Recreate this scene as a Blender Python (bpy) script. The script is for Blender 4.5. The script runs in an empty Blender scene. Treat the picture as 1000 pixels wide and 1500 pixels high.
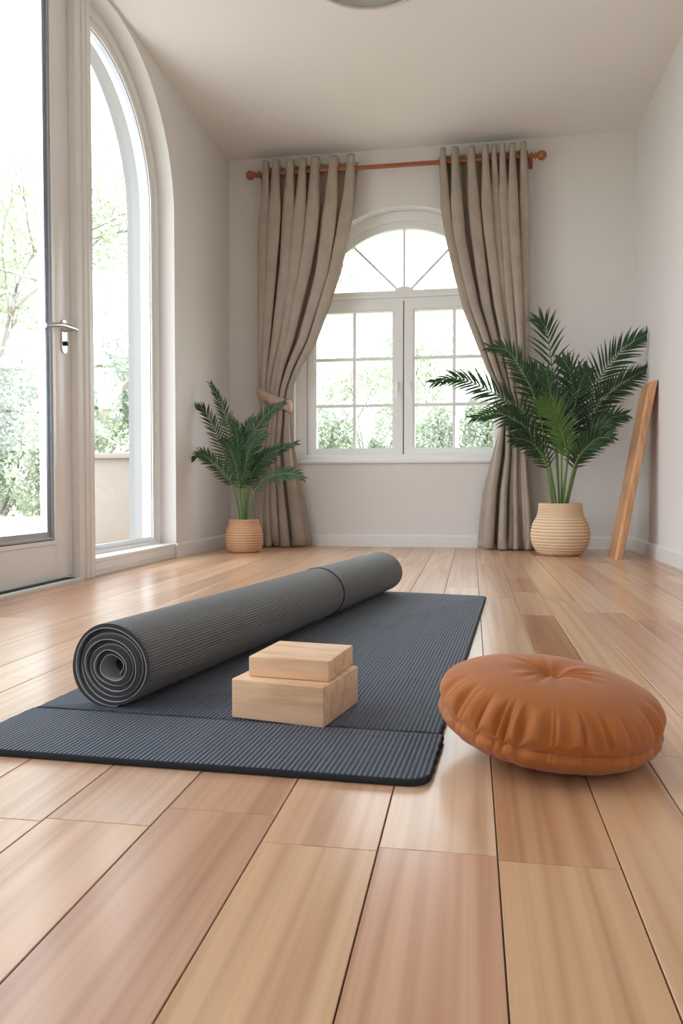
import bpy, bmesh, math, random
from mathutils import Vector, Matrix
PI = math.pi
SC = bpy.context.scene
COL = SC.collection
random.seed(11)

# ---------------------------------------------------------------- measured shapes
BIG = [[[0.583,5.4,0.427],[0.568,5.42,0.797],[0.559,5.44,1.053],[0.508,5.46,1.482],[0.459,5.48,1.604]],[[0.551,5.355,0.418],[0.493,5.33,0.724],[0.422,5.305,1.018],[0.348,5.28,1.187],[0.24,5.255,1.348],[0.119,5.23,1.379]],[[0.524,5.349,0.418],[0.47,5.317,0.7],[0.346,5.286,0.949],[0.229,5.254,1.025],[0.067,5.223,1.119],[-0.093,5.191,1.176],[-0.249,5.16,1.149]],[[0.531,5.33,0.404],[0.48,5.28,0.649],[0.374,5.23,0.822],[0.283,5.18,0.891],[0.168,5.13,0.933],[0.015,5.08,0.904]],[[0.609,5.32,0.405],[0.618,5.26,0.647],[0.575,5.2,0.818],[0.508,5.14,0.946],[0.434,5.08,1.006]],[[0.608,5.39,0.418],[0.66,5.4,0.772],[0.681,5.41,1.024],[0.658,5.42,1.218],[0.605,5.43,1.322]],[[0.644,5.39,0.418],[0.713,5.4,0.748],[0.774,5.41,0.977],[0.827,5.42,1.15],[0.924,5.43,1.304],[1.038,5.44,1.412],[1.143,5.45,1.473]],[[0.653,5.39,0.409],[0.731,5.4,0.725],[0.801,5.41,0.954],[0.907,5.42,1.089],[1.03,5.43,1.174],[1.148,5.44,1.245]],[[0.644,5.386,0.399],[0.722,5.392,0.679],[0.801,5.398,0.811],[0.906,5.404,0.91],[1.002,5.41,0.937]],[[0.641,5.36,0.4],[0.697,5.34,0.645],[0.763,5.32,0.766],[0.829,5.3,0.84],[0.894,5.28,0.864]],[[0.628,5.324,0.395],[0.671,5.268,0.607],[0.731,5.212,0.711],[0.799,5.156,0.768],[0.872,5.1,0.773]],[[0.616,5.38,0.409],[0.649,5.38,0.748],[0.673,5.38,0.976],[0.716,5.38,1.148],[0.75,5.38,1.224]],[[0.548,5.324,0.395],[0.488,5.268,0.608],[0.417,5.212,0.718],[0.339,5.156,0.764],[0.258,5.1,0.771]],[[0.578,5.36,0.409],[0.547,5.34,0.746],[0.499,5.32,0.972],[0.443,5.3,1.152],[0.379,5.28,1.263]],[[0.595,5.35,0.409],[0.589,5.32,0.722],[0.567,5.29,0.923],[0.51,5.26,1.078],[0.48,5.23,1.208]]]
SMALL = [[[-1.587,5.23,0.282],[-1.622,5.22,0.569],[-1.668,5.21,0.836],[-1.718,5.2,1.017],[-1.793,5.19,1.178]],[[-1.602,5.215,0.283],[-1.638,5.19,0.517],[-1.689,5.165,0.673],[-1.753,5.14,0.851],[-1.813,5.115,0.981],[-1.882,5.09,1.017]],[[-1.599,5.203,0.274],[-1.626,5.167,0.445],[-1.678,5.13,0.544],[-1.758,5.093,0.633],[-1.813,5.057,0.678],[-1.868,5.02,0.649]],[[-1.577,5.23,0.282],[-1.598,5.22,0.498],[-1.599,5.21,0.688],[-1.615,5.2,0.835],[-1.636,5.19,0.915]],[[-1.563,5.248,0.282],[-1.554,5.257,0.522],[-1.531,5.265,0.762],[-1.468,5.273,0.905],[-1.391,5.282,0.991],[-1.295,5.29,1.047]],[[-1.55,5.24,0.282],[-1.52,5.24,0.498],[-1.45,5.24,0.617],[-1.342,5.24,0.706],[-1.196,5.24,0.762]],[[-1.536,5.223,0.273],[-1.501,5.207,0.402],[-1.417,5.19,0.507],[-1.292,5.173,0.548],[-1.196,5.157,0.548],[-1.126,5.14,0.52]],[[-1.557,5.23,0.283],[-1.544,5.22,0.498],[-1.52,5.21,0.654],[-1.478,5.2,0.758],[-1.407,5.19,0.822]],[[-1.563,5.2,0.274],[-1.555,5.16,0.474],[-1.523,5.12,0.614],[-1.482,5.08,0.728],[-1.423,5.04,0.794]],[[-1.578,5.2,0.274],[-1.585,5.16,0.474],[-1.596,5.12,0.614],[-1.631,5.08,0.729],[-1.662,5.04,0.773]],[[-1.554,5.22,0.278],[-1.518,5.2,0.497],[-1.468,5.18,0.592],[-1.389,5.16,0.67],[-1.316,5.14,0.706]],[[-1.57,5.24,0.282],[-1.579,5.24,0.522],[-1.588,5.24,0.737],[-1.558,5.24,0.856],[-1.508,5.24,0.941]]]
CL = [[2.921,-1.587,-0.849],[2.595,-1.593,-0.875],[2.366,-1.599,-0.911],[2.086,-1.606,-0.973],[1.829,-1.612,-1.068],[1.573,-1.618,-1.168],[1.366,-1.619,-1.291],[1.211,-1.62,-1.361],[1.117,-1.615,-1.382],[1.017,-1.609,-1.377],[0.844,-1.61,-1.356],[0.634,-1.616,-1.324],[0.424,-1.622,-1.282],[0.213,-1.629,-1.234],[0.055,-1.629,-1.207],[-0.013,-1.624,-1.213]]
CR = [[2.871,-0.251,0.395],[2.516,-0.229,0.403],[2.293,-0.198,0.409],[2.021,-0.137,0.411],[1.772,-0.072,0.413],[1.522,0.029,0.41],[1.323,0.109,0.407],[1.173,0.183,0.398],[1.074,0.218,0.389],[0.989,0.229,0.385],[0.825,0.186,0.396],[0.625,0.132,0.412],[0.425,0.084,0.433],[0.225,0.06,0.449],[0.073,0.046,0.455],[0.008,0.042,0.46]]


# ---------------------------------------------------------------- node helpers
class NT:
    def __init__(s, name):
        m = bpy.data.materials.new(name); m.use_nodes = True
        s.m = m; s.t = m.node_tree; s.t.nodes.clear()
        s.out = s.n('ShaderNodeOutputMaterial')
    def n(s, typ, **kw):
        nd = s.t.nodes.new(typ)
        for k, v in kw.items():
            if k.startswith('i_'):
                key = k[2:]; key = int(key) if key.isdigit() else key.replace('_', ' ')
                nd.inputs[key].default_value = v
            else: setattr(nd, k, v)
        return nd
    def l(s, a, ao, b, bi): s.t.links.new(a.outputs[ao], b.inputs[bi])
    def bsdf(s, col=(.8, .8, .8), rough=.5, **kw):
        b = s.n('ShaderNodeBsdfPrincipled')
        b.inputs['Base Color'].default_value = (*col, 1); b.inputs['Roughness'].default_value = rough
        for k, v in kw.items(): b.inputs[k.replace('_', ' ')].default_value = v
        s.l(b, 0, s.out, 0); s.b = b; return b
    def coord(s, which='Object', scale=(1, 1, 1)):
        c = s.n('ShaderNodeTexCoord'); mp = s.n('ShaderNodeMapping')
        mp.inputs['Scale'].default_value = scale
        s.l(c, which, mp, 0); return mp
    def noise(s, src, scale, detail=4, rough=.55):
        n = s.n('ShaderNodeTexNoise'); n.inputs['Scale'].default_value = scale
        n.inputs['Detail'].default_value = detail; n.inputs['Roughness'].default_value = rough
        s.l(src, 0, n, 'Vector'); return n
    def ramp(s, src, so, stops):
        r = s.n('ShaderNodeValToRGB'); e = r.color_ramp.elements
        while len(e) < len(stops): e.new(.5)
        for el, (p, c) in zip(e, stops):
            el.position = p; el.color = (*c, 1) if len(c) == 3 else c
        s.l(src, so, r, 0); return r
    def bump(s, src, so, dist, strength=1.0):
        b = s.n('ShaderNodeBump'); b.inputs['Distance'].default_value = dist; b.inputs['Strength'].default_value = strength
        s.l(src, so, b, 'Height'); s.l(b, 0, s.b, 'Normal'); return b

def plaster(name, col):
    t = NT(name); t.bsdf(col, .85); c = t.coord(); n = t.noise(c, 60, 5); t.bump(n, 0, .0006, .5)
    return t.m
def paint(name, col, rough=.35):
    t = NT(name); t.bsdf(col, rough); c = t.coord(); n = t.noise(c, 25, 3); t.bump(n, 0, .0003, .3)
    return t.m
def metal(name, col, rough=.3):
    t = NT(name); t.bsdf(col, rough, Metallic=1.0); c = t.coord('Object', (1, 1, 60)); n = t.noise(c, 30, 2)
    t.bump(n, 0, .0001, .3); return t.m
def plain(name, col, rough=.6, **kw):
    t = NT(name); t.bsdf(col, rough, **kw); c = t.coord(); n = t.noise(c, 40, 3); t.bump(n, 0, .0005, .4)
    return t.m

M = {}
M['wall'] = plaster('wall_plaster', (.745, .715, .70))
M['ceiling'] = plaster('ceiling_plaster', (.80, .765, .735))
M['skirting'] = paint('skirting_paint', (.79, .775, .765))
M['white'] = paint('white_frame_paint', (.84, .84, .835), .3)
M['door_white'] = paint('door_paint', (.80, .785, .765), .3)
M['gap'] = plain('black_rubber_and_gap_shade', (.012, .012, .013), .6)  # also blackens the gaps under the doors and between sashes, where shade falls
M['steel'] = metal('brushed_steel', (.62, .60, .58), .28)
M['grey_bead'] = metal('grey_glazing_bead', (.45, .48, .52), .35)
M['exterior'] = plaster('exterior_render', (.27, .268, .262))
M['parapet'] = plaster('parapet_render', (.29, .245, .205))

def glass_mat():
    t = NT('window_glass')
    tr = t.n('ShaderNodeBsdfTransparent'); tr.inputs[0].default_value = (.985, .99, .985, 1)
    gl = t.n('ShaderNodeBsdfGlossy'); gl.inputs['Roughness'].default_value = .02
    lw = t.n('ShaderNodeLayerWeight'); lw.inputs[0].default_value = .5
    pw = t.n('ShaderNodeMath', operation='POWER', i_1=5.0); t.l(lw, 'Facing', pw, 0)
    fr = t.n('ShaderNodeMath', operation='MULTIPLY_ADD', i_1=.6, i_2=.02); t.l(pw, 0, fr, 0)
    mx = t.n('ShaderNodeMixShader')
    t.l(fr, 0, mx, 0); t.l(tr, 0, mx, 1); t.l(gl, 0, mx, 2); t.l(mx, 0, t.out, 0)
    return t.m
M['glass'] = glass_mat()

def floor_mat():
    t = NT('oak_floor_boards'); t.bsdf((.5, .3, .18), .29, Coat_Weight=.25, Coat_Roughness=.16)
    at = t.n('ShaderNodeAttribute', attribute_name='plank')
    uv = t.n('ShaderNodeUVMap', uv_map='UVMap')
    mp = t.n('ShaderNodeMapping'); mp.inputs['Scale'].default_value = (1, .03, 1); t.l(uv, 0, mp, 0)
    big = t.noise(mp, 16, 1.5, .4)                                     # broad cathedral figure
    mul = t.n('ShaderNodeMath', operation='MULTIPLY', i_1=7.0); t.l(big, 0, mul, 0)
    fr = t.n('ShaderNodeMath', operation='PINGPONG', i_1=1.0); t.l(mul, 0, fr, 0)
    mp2 = t.n('ShaderNodeMapping'); mp2.inputs['Scale'].default_value = (1, .006, 1); t.l(uv, 0, mp2, 0)
    fine = t.noise(mp2, 75, 2, .5)
    r1 = t.ramp(fr, 0, [(0, (.80, .72, .64)), (.5, (1, 1, 1)), (1, (1.05, 1.04, 1.02))])
    r2 = t.ramp(fine, 0, [(.34, (.80, .75, .70)), (.6, (1.05, 1.05, 1.05))])
    m1 = t.n('ShaderNodeMix', data_type='RGBA', blend_type='MULTIPLY'); m1.inputs[0].default_value = .85
    t.l(at, 0, m1, 6); t.l(r1, 0, m1, 7)
    m2 = t.n('ShaderNodeMix', data_type='RGBA', blend_type='MULTIPLY'); m2.inputs[0].default_value = .6
    t.l(m1, 2, m2, 6); t.l(r2, 0, m2, 7)
    t.l(m2, 2, t.b, 'Base Color')
    t.bump(fine, 0, .0003, .15)
    return t.m
M['floor'] = floor_mat()
M['seam'] = plain('plank_seam', (.10, .065, .045), .7)

def wood(name, c1, c2, axis=2, rough=.5, scale=14, stretch=.06, figure=10):
    t = NT(name); t.bsdf(c1, rough)
    sc = [1, 1, 1]; sc[axis] = stretch
    c = t.coord('Object', tuple(sc)); n = t.noise(c, scale, 3, .5)
    mul = t.n('ShaderNodeMath', operation='MULTIPLY', i_1=float(figure)); t.l(n, 0, mul, 0)
    pp = t.n('ShaderNodeMath', operation='PINGPONG', i_1=1.0); t.l(mul, 0, pp, 0)
    r = t.ramp(pp, 0, [(0, c2), (.45, c1), (1, tuple(min(1, v * 1.06) for v in c1))])
    sc2 = [1, 1, 1]; sc2[axis] = .03
    c3 = t.coord('Object', tuple(sc2)); f = t.noise(c3, 260, 3)
    r2 = t.ramp(f, 0, [(.3, (.84, .8, .76)), (.65, (1.04, 1.04, 1.04))])
    m = t.n('ShaderNodeMix', data_type='RGBA', blend_type='MULTIPLY'); m.inputs[0].default_value = .5
    t.l(r, 0, m, 6); t.l(r2, 0, m, 7); t.l(m, 2, t.b, 'Base Color')
    t.bump(f, 0, .0003, .3); return t.m
M['block'] = wood('pale_block_wood', (.75, .51, .33), (.63, .395, .24), axis=0, rough=.55, scale=16, stretch=.18, figure=7)
M['board'] = wood('orange_board_wood', (.60, .32, .155), (.47, .225, .10), axis=2, rough=.42, scale=26, stretch=.018, figure=5)
M['rod'] = wood('cherry_rod_wood', (.36, .115, .045), (.22, .06, .022), axis=0, rough=.35, scale=40)

def fabric(name, col, sheen=.3, rough=.8, scale=900, dist=.0005, var=.08):
    t = NT(name); t.bsdf(col, rough, Sheen_Weight=sheen, Sheen_Roughness=.5)
    c = t.coord(); n = t.noise(c, scale, 2); n2 = t.noise(c, 9, 3)
    r = t.ramp(n2, 0, [(.3, tuple(v * (1 - var) for v in col)), (.7, tuple(min(1, v * (1 + var)) for v in col))])
    t.l(r, 0, t.b, 'Base Color'); t.bump(n, 0, dist, .6); return t.m
M['curtain'] = fabric('taupe_curtain_cloth', (.36, .295, .24), .2, .5)
M['tie'] = fabric('blush_tieback_cloth', (.46, .31, .23), .2, .7)
M['cushion'] = fabric('rust_velvet', (.37, .112, .018), .15, .8, 700, .0004, .05)
M['cord'] = fabric('rust_stitching', (.30, .09, .022), .2, .8)

def rib_mat(name, col, period, dist, rough=.75, cross=0.0):
    t = NT(name); t.bsdf(col, rough, Sheen_Weight=.12, Sheen_Roughness=.4)
    uv = t.n('ShaderNodeUVMap', uv_map='UVMap'); sp = t.n('ShaderNodeSeparateXYZ'); t.l(uv, 0, sp, 0)
    mp = t.n('ShaderNodeMapping'); mp.inputs['Scale'].default_value = (1, 1, 1); t.l(uv, 0, mp, 0)
    wob = t.noise(mp, 40, 2)
    w2 = t.n('ShaderNodeMath', operation='MULTIPLY', i_1=1.5); t.l(wob, 0, w2, 0)
    a = t.n('ShaderNodeMath', operation='MULTIPLY', i_1=2 * PI / period); t.l(sp, 0, a, 0)
    ad = t.n('ShaderNodeMath', operation='ADD'); t.l(a, 0, ad, 0); t.l(w2, 0, ad, 1)
    s = t.n('ShaderNodeMath', operation='SINE'); t.l(ad, 0, s, 0)
    b_ = t.n('ShaderNodeMath', operation='MULTIPLY', i_1=2 * PI / (period * .8)); t.l(sp, 1, b_, 0)
    s2 = t.n('ShaderNodeMath', operation='SINE'); t.l(b_, 0, s2, 0)
    s3 = t.n('ShaderNodeMath', operation='MULTIPLY', i_1=cross); t.l(s2, 0, s3, 0)
    n = t.noise(mp, 900, 2); n3 = t.n('ShaderNodeMath', operation='MULTIPLY', i_1=.5); t.l(n, 0, n3, 0)
    h = t.n('ShaderNodeMath', operation='ADD'); t.l(s, 0, h, 0); t.l(s3, 0, h, 1)
    h2 = t.n('ShaderNodeMath', operation='ADD'); t.l(h, 0, h2, 0); t.l(n3, 0, h2, 1)
    t.bump(h2, 0, dist, 1.0)
    return t.m
M['mat_top'] = rib_mat('slate_ribbed_foam', (.060, .078, .112), .0085, .0011)
M['roll'] = rib_mat('charcoal_ribbed_foam', (.105, .108, .111), .0062, .0008, .55, .35)
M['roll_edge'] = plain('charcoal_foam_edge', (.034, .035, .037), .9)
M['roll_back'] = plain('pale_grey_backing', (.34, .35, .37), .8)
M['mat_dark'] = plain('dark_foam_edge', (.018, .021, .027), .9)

def basket_mat(name, col, dark):
    t = NT(name); t.bsdf(col, .85)
    at = t.n('ShaderNodeAttribute', attribute_name='weave')
    c = t.coord(); n = t.noise(c, 300, 3)
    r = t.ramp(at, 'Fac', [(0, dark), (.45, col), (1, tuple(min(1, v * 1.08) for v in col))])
    r2 = t.ramp(n, 0, [(.3, (.86, .83, .8)), (.7, (1.05, 1.05, 1.05))])
    m = t.n('ShaderNodeMix', data_type='RGBA', blend_type='MULTIPLY'); m.inputs[0].default_value = .7
    t.l(r, 0, m, 6); t.l(r2, 0, m, 7); t.l(m, 2, t.b, 'Base Color'); t.bump(n, 0, .0008, .6); return t.m
M['basket'] = basket_mat('straw_weave', (.76, .57, .39), (.33, .18, .09))
M['basket2'] = basket_mat('tan_weave', (.60, .35, .21), (.26, .12, .06))
M['soil'] = plain('potting_soil', (.035, .022, .014), .95)

def leaf_mat(name, c1, c2, rough=.4, trans=.15, scale=5):
    t = NT(name); b = t.bsdf(c1, rough)
    c = t.coord(); n = t.noise(c, scale, 3)
    r = t.ramp(n, 0, [(.35, c1), (.65, c2)]); t.l(r, 0, b, 'Base Color')
    tl = t.n('ShaderNodeBsdfTranslucent'); t.l(r, 0, tl, 0)
    mx = t.n('ShaderNodeMixShader'); mx.inputs[0].default_value = trans
    t.l(b, 0, mx, 1); t.l(tl, 0, mx, 2); t.l(mx, 0, t.out, 0); return t.m
M['palm'] = leaf_mat('palm_leaf', (.016, .050, .018), (.030, .085, .026), .42, .12)
M['palm_light'] = leaf_mat('young_palm_leaf', (.075, .17, .035), (.11, .22, .05), .45, .15)
M['stem'] = leaf_mat('palm_stem', (.10, .19, .045), (.15, .24, .06), .5, .0)
M['tree_leaf'] = leaf_mat('haze_paled_tree_leaf', (.36, .40, .29), (.46, .49, .38), .7, .3, .8)  # leaf colour lightened to stand in for outdoor haze
M['tree_leaf2'] = leaf_mat('haze_paled_grey_green_leaf', (.30, .34, .275), (.39, .43, .35), .7, .3, .8)  # desaturated and paled, with the hazy air put into the leaf colour
M['far_leaf'] = leaf_mat('haze_paled_far_leaf', (.42, .47, .36), (.55, .58, .48), .7, .3, .8)  # palest leaves: distance haze painted into the colour
M['bark'] = plain('grey_bark', (.27, .23, .20), .9)
M['terrace'] = plaster('terrace_stone', (.60, .57, .53))
M['grass'] = plain('lawn', (.25, .32, .16), .95)
M['brick'] = plain('red_soil_edge', (.42, .24, .17), .9)
M['lamp_rim'] = paint('lamp_rim_paint', (.66, .62, .58), .4)
M['lamp_glass'] = plain('smoked_opal_glass', (.30, .275, .255), .25)

# ---------------------------------------------------------------- mesh helpers
def smooth(bm, ang=.6):
    for f in bm.faces: f.smooth = True
    for e in bm.edges:
        if len(e.link_faces) == 2 and e.calc_face_angle(0) > ang: e.smooth = False
def obj(name, bm, mats, parent=None, sm=True, ang=.6, recalc=True):
    if recalc: bmesh.ops.recalc_face_normals(bm, faces=bm.faces[:])
    if sm: smooth(bm, ang)
    me = bpy.data.meshes.new(name); bm.to_mesh(me); bm.free()
    for m in (mats if isinstance(mats, (list, tuple)) else [mats]): me.materials.append(m)
    o = bpy.data.objects.new(name, me); COL.objects.link(o)
    if parent:
        o.parent = parent
        o.matrix_parent_inverse = Matrix.Translation(-parent.location) if parent.type == 'EMPTY' else Matrix.Identity(4)
    return o
def thing(name, label, cat, loc=(0, 0, 0), group=None, kind=None):
    o = bpy.data.objects.new(name, None); COL.objects.link(o); o.location = loc; o.empty_display_size = .1
    if label: o['label'] = label; o['category'] = cat
    if group: o['group'] = group
    if kind: o['kind'] = kind
    return o
def tag(o, label=None, cat=None, group=None, kind=None):
    if label: o['label'] = label
    if cat: o['category'] = cat
    if group: o['group'] = group
    if kind: o['kind'] = kind
    return o
def box(bm, a, b, bev=0.0, seg=2, mi=0):
    r = bmesh.ops.create_cube(bm, size=1.0)
    for v in r['verts']:
        v.co = Vector([(a[i] + b[i]) / 2 + v.co[i] * (b[i] - a[i]) for i in range(3)])
    fs = {f for v in r['verts'] for f in v.link_faces}
    for f in fs: f.material_index = mi
    if bev > 0:
        es = {e for v in r['verts'] for e in v.link_edges}
        bmesh.ops.bevel(bm, geom=list(es), offset=bev, segments=seg, profile=.5, affect='EDGES')
def tube(bm, pts, rad, n=8, cap=True, mi=0):
    pts = [Vector(p) for p in pts]; rings = []
    up = Vector((0, 0, 1))
    for i, p in enumerate(pts):
        d = (pts[min(i + 1, len(pts) - 1)] - pts[max(i - 1, 0)]).normalized()
        a = d.cross(up if abs(d.z) < .95 else Vector((1, 0, 0))).normalized(); b = d.cross(a).normalized()
        r = rad[i] if isinstance(rad, (list, tuple)) else rad
        rings.append([bm.verts.new(p + a * r * math.cos(2 * PI * k / n) + b * r * math.sin(2 * PI * k / n)) for k in range(n)])
    for i in range(len(rings) - 1):
        for k in range(n):
            f = bm.faces.new((rings[i][k], rings[i][(k + 1) % n], rings[i + 1][(k + 1) % n], rings[i + 1][k])); f.material_index = mi
    if cap:
        bm.faces.new(rings[0]).material_index = mi; bm.faces.new(rings[-1][::-1]).material_index = mi
def lathe(bm, prof, c=(0, 0, 0), n=48, axis='z', capb=True, capt=True):
    rings = []
    for r, h in prof:
        ring = []
        for k in range(n):
            a = 2 * PI * k / n
            if axis == 'z': p = (c[0] + r * math.cos(a), c[1] + r * math.sin(a), c[2] + h)
            else: p = (c[0] + h, c[1] + r * math.cos(a), c[2] + r * math.sin(a))
            ring.append(bm.verts.new(p))
        rings.append(ring)
    for i in range(len(rings) - 1):
        for k in range(n):
            bm.faces.new((rings[i][k], rings[i][(k + 1) % n], rings[i + 1][(k + 1) % n], rings[i + 1][k]))
    if capb: bm.faces.new(rings[0][::-1])
    if capt: bm.faces.new(rings[-1])
def catmull(pts, n):
    P = [Vector(p) for p in pts]; P = [P[0] * 2 - P[1]] + P + [P[-1] * 2 - P[-2]]
    out = []; m = len(P) - 3
    for j in range(n + 1):
        t = j / n * m; i = min(int(t), m - 1); u = t - i
        a, b, c, d = P[i:i + 4]
        out.append(.5 * ((2 * b) + (c - a) * u + (2 * a - 5 * b + 4 * c - d) * u * u + (3 * b - a - 3 * c + d) * u ** 3))
    return out
def interp(T, z):
    if z >= T[0][0]: return T[0][1:]
    for i in range(len(T) - 1):
        if T[i + 1][0] <= z <= T[i][0]:
            u = (T[i][0] - z) / (T[i][0] - T[i + 1][0]); u2 = u
            return [a + (b - a) * u2 for a, b in zip(T[i][1:], T[i + 1][1:])]
    return T[-1][1:]

# ---------------------------------------------------------------- room dimensions
XL, XR, YB, YF, HC = -1.89, 1.165, 5.92, -1.6, 3.02
TW = .32                                                            # outer wall thickness

# floor: boards laid front to back, each a face of one mesh with an open seam between
def build_floor():
    bm = bmesh.new(); uvl = bm.loops.layers.uv.new('UVMap'); cl = bm.loops.layers.float_color.new('plank')
    box(bm, (XL - .02, YF - .02, -.08), (XR + .02, YB + .02, -.004), mi=1)
    seams = [-1.90] + [-.571 - .1495 * k for k in range(8, 0, -1)] + [-.571, -.42, -.262, -.1125, .034, .178, .29, .41, .55, .69, .83, .97, 1.10, 1.175]
    tones = [(.56, .33, .185), (.52, .30, .175), (.60, .385, .225), (.50, .28, .16), (.57, .35, .215), (.62, .40, .245), (.50, .265, .15), (.55, .33, .20)]
    rnd = random.Random(5)
    fixed = {                                                      # joints that can be read off near the viewer
        -.262: [(.94, (.60, .375, .215)), (2.9, (.60, .36, .22))],
        -.1125: [(.95, (.55, .31, .19)), (3.55, (.60, .40, .26))],
        .034: [(.94, (.56, .33, .175)), (2.02, (.50, .28, .15))],
        .178: [(1.95, (.52, .31, .17)), (2.80, (.42, .20, .105)), (3.42, (.62, .40, .23)), (3.95, (.43, .215, .115))],
        -.42: [(1.02, (.53, .30, .185)), (2.6, (.54, .31, .19))], -.57: [(.96, (.60, .37, .225)), (2.4, (.56, .36, .24))],
        -.7205: [(.95, (.58, .37, .24)), (2.2, (.60, .38, .25))]}
    for i in range(len(seams) - 1):
        x0, x1 = seams[i], seams[i + 1]
        js = []
        key = next((k for k in fixed if abs(k - x0) < .012), None)
        y = YF - .02
        if key is not None:
            for ye, c in fixed[key]: js.append((y, ye, c)); y = ye
        while y < YB:
            ye = min(YB + .02, y + rnd.uniform(.9, 1.9)); c = rnd.choice(tones); js.append((y, ye, c)); y = ye
        g, z = .0009, 0.0
        for (a, b, c) in js:
            k = rnd.uniform(.94, 1.05); c = tuple(v * k * w3 for v, w3 in zip(c, (1.06, 1.09, 1.17)))
            ge = .0005
            ox, oy = rnd.uniform(0, 50), rnd.uniform(0, 50)
            xa, xb, ya, yb = x0 + g, x1 - g, a + ge, b - ge
            e = .0008
            top = [(xa + e, ya + e, z), (xb - e, ya + e, z), (xb - e, yb - e, z), (xa + e, yb - e, z)]
            low = [(xa, ya, z - e), (xb, ya, z - e), (xb, yb, z - e), (xa, yb, z - e)]
            bot = [(q[0], q[1], z - .0045) for q in low]
            T_, L_, B_ = [[bm.verts.new(q) for q in s] for s in (top, low, bot)]
            fs = [bm.faces.new(T_)]
            for k2 in range(4):
                k3 = (k2 + 1) % 4
                fs.append(bm.faces.new((T_[k3], T_[k2], L_[k2], L_[k3]))); fs.append(bm.faces.new((L_[k3], L_[k2], B_[k2], B_[k3])))
            for f in fs:
                f.smooth = False
                for lp in f.loops:
                    lp[uvl].uv = (lp.vert.co.x + ox, lp.vert.co.y + oy); lp[cl] = (*c, 1)
    o = obj('floor', bm, [M['floor'], M['seam']], sm=False, recalc=False); tag(o, kind='structure')
build_floor()

bm = bmesh.new(); box(bm, (XL - TW, YF - .15, HC), (XR + .15, YB + TW, HC + .15)); tag(obj('ceiling', bm, M['ceiling'], sm=False), kind='structure')
bm = bmesh.new(); box(bm, (XR, YF - .15, -.08), (XR + .15, YB + TW, HC)); tag(obj('wall_right', bm, M['wall'], sm=False), kind='structure')

def wall_with_arch(name, mp, a0, a1, depth, H, samples, zb, ztop, zlow=-.08, split=.15):
    """wall slab in (a, d, z) space with one opening; samples = list of a across the opening"""
    bm = bmesh.new()
    def quad(*p): bm.faces.new([bm.verts.new(mp(*q)) for q in p])
    for d, fl in ((0, 0), (depth, 1)):
        quad((a0, d, zlow), (samples[0], d, zlow), (samples[0], d, H), (a0, d, H))
        quad((samples[-1], d, zlow), (a1, d, zlow), (a1, d, H), (samples[-1], d, H))
        for s, t in zip(samples, samples[1:]):
            if zb > zlow: quad((s, d, zlow), (t, d, zlow), (t, d, zb), (s, d, zb))
            quad((s, d, ztop(s)), (t, d, ztop(t)), (t, d, H), (s, d, H))
    for s, t in zip(samples, samples[1:]):
        for d0, d1 in ((0, split), (split, depth)):
            quad((s, d0, ztop(s)), (t, d0, ztop(t)), (t, d1, ztop(t)), (s, d1, ztop(s)))
            quad((s, d0, zb), (t, d0, zb), (t, d1, zb), (s, d1, zb))
        quad((s, 0, H), (t, 0, H), (t, depth, H), (s, depth, H))
    for s in (samples[0], samples[-1]):
        for d0, d1 in ((0, split), (split, depth)):
            if ztop(s) > zb + .001: quad((s, d0, zb), (s, d1, zb), (s, d1, ztop(s)), (s, d0, ztop(s)))
    for s in (a0, a1): quad((s, 0, zlow), (s, depth, zlow), (s, depth, H), (s, 0, H))
    bmesh.ops.remove_doubles(bm, verts=bm.verts[:], dist=.0004)
    o = obj(name, bm, [M['wall'], M['exterior']], ang=.35)
    for p in o.data.polygons:
        ds = [abs((o.data.vertices[i].co - V0).dot(OUT)) for V0, OUT in [(Vector(mp(0, 0, 0)), Vector(mp(0, 1, 0)) - Vector(mp(0, 0, 0)))] for i in p.vertices]
        if min(ds) > split - .001: p.material_index = 1
    tag(o, kind='structure'); return o

# left wall: one long opening with a quarter-round at both ends
OY0, OY1, OR = .45, 4.77, .80
def ltop(y):
    if y > OY1 - OR: u = y - (OY1 - OR)
    elif y < OY0 + OR: u = (OY0 + OR) - y
    else: return 3.0
    return 2.2 + math.sqrt(max(0, OR * OR - u * u))
sm_ = [OY0 + OR - OR * math.cos(i / 28 * PI / 2) for i in range(29)] + [OY1 - OR + OR * math.sin(i / 28 * PI / 2) for i in range(29)]
wall_with_arch('wall_left', lambda a, d, z: (XL - d, a, z), YF, YB, TW, HC, sm_, 0.0, ltop)
# back wall
WX, WZ, WR = -.523, 1.745, .845
def btop(x): return WZ + math.sqrt(max(0, WR * WR - (x - WX) ** 2))
sb = [WX - WR * math.cos(i / 48 * PI) for i in range(49)]
wall_with_arch('wall_back', lambda a, d, z: (a, YB + d, z), XL - TW, XR + .15, TW, HC, sb, .66, btop)

FX0, FX1, FZ0, FZ1 = -1.0, .26, .85, 2.45  # opening added behind the camera to brighten the room
wall_with_arch('wall_front', lambda a, d, z: (a, YF - d, z), XL - TW, XR + .15, .25, HC, [FX0, FX1], FZ0, lambda a: FZ1)

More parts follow.
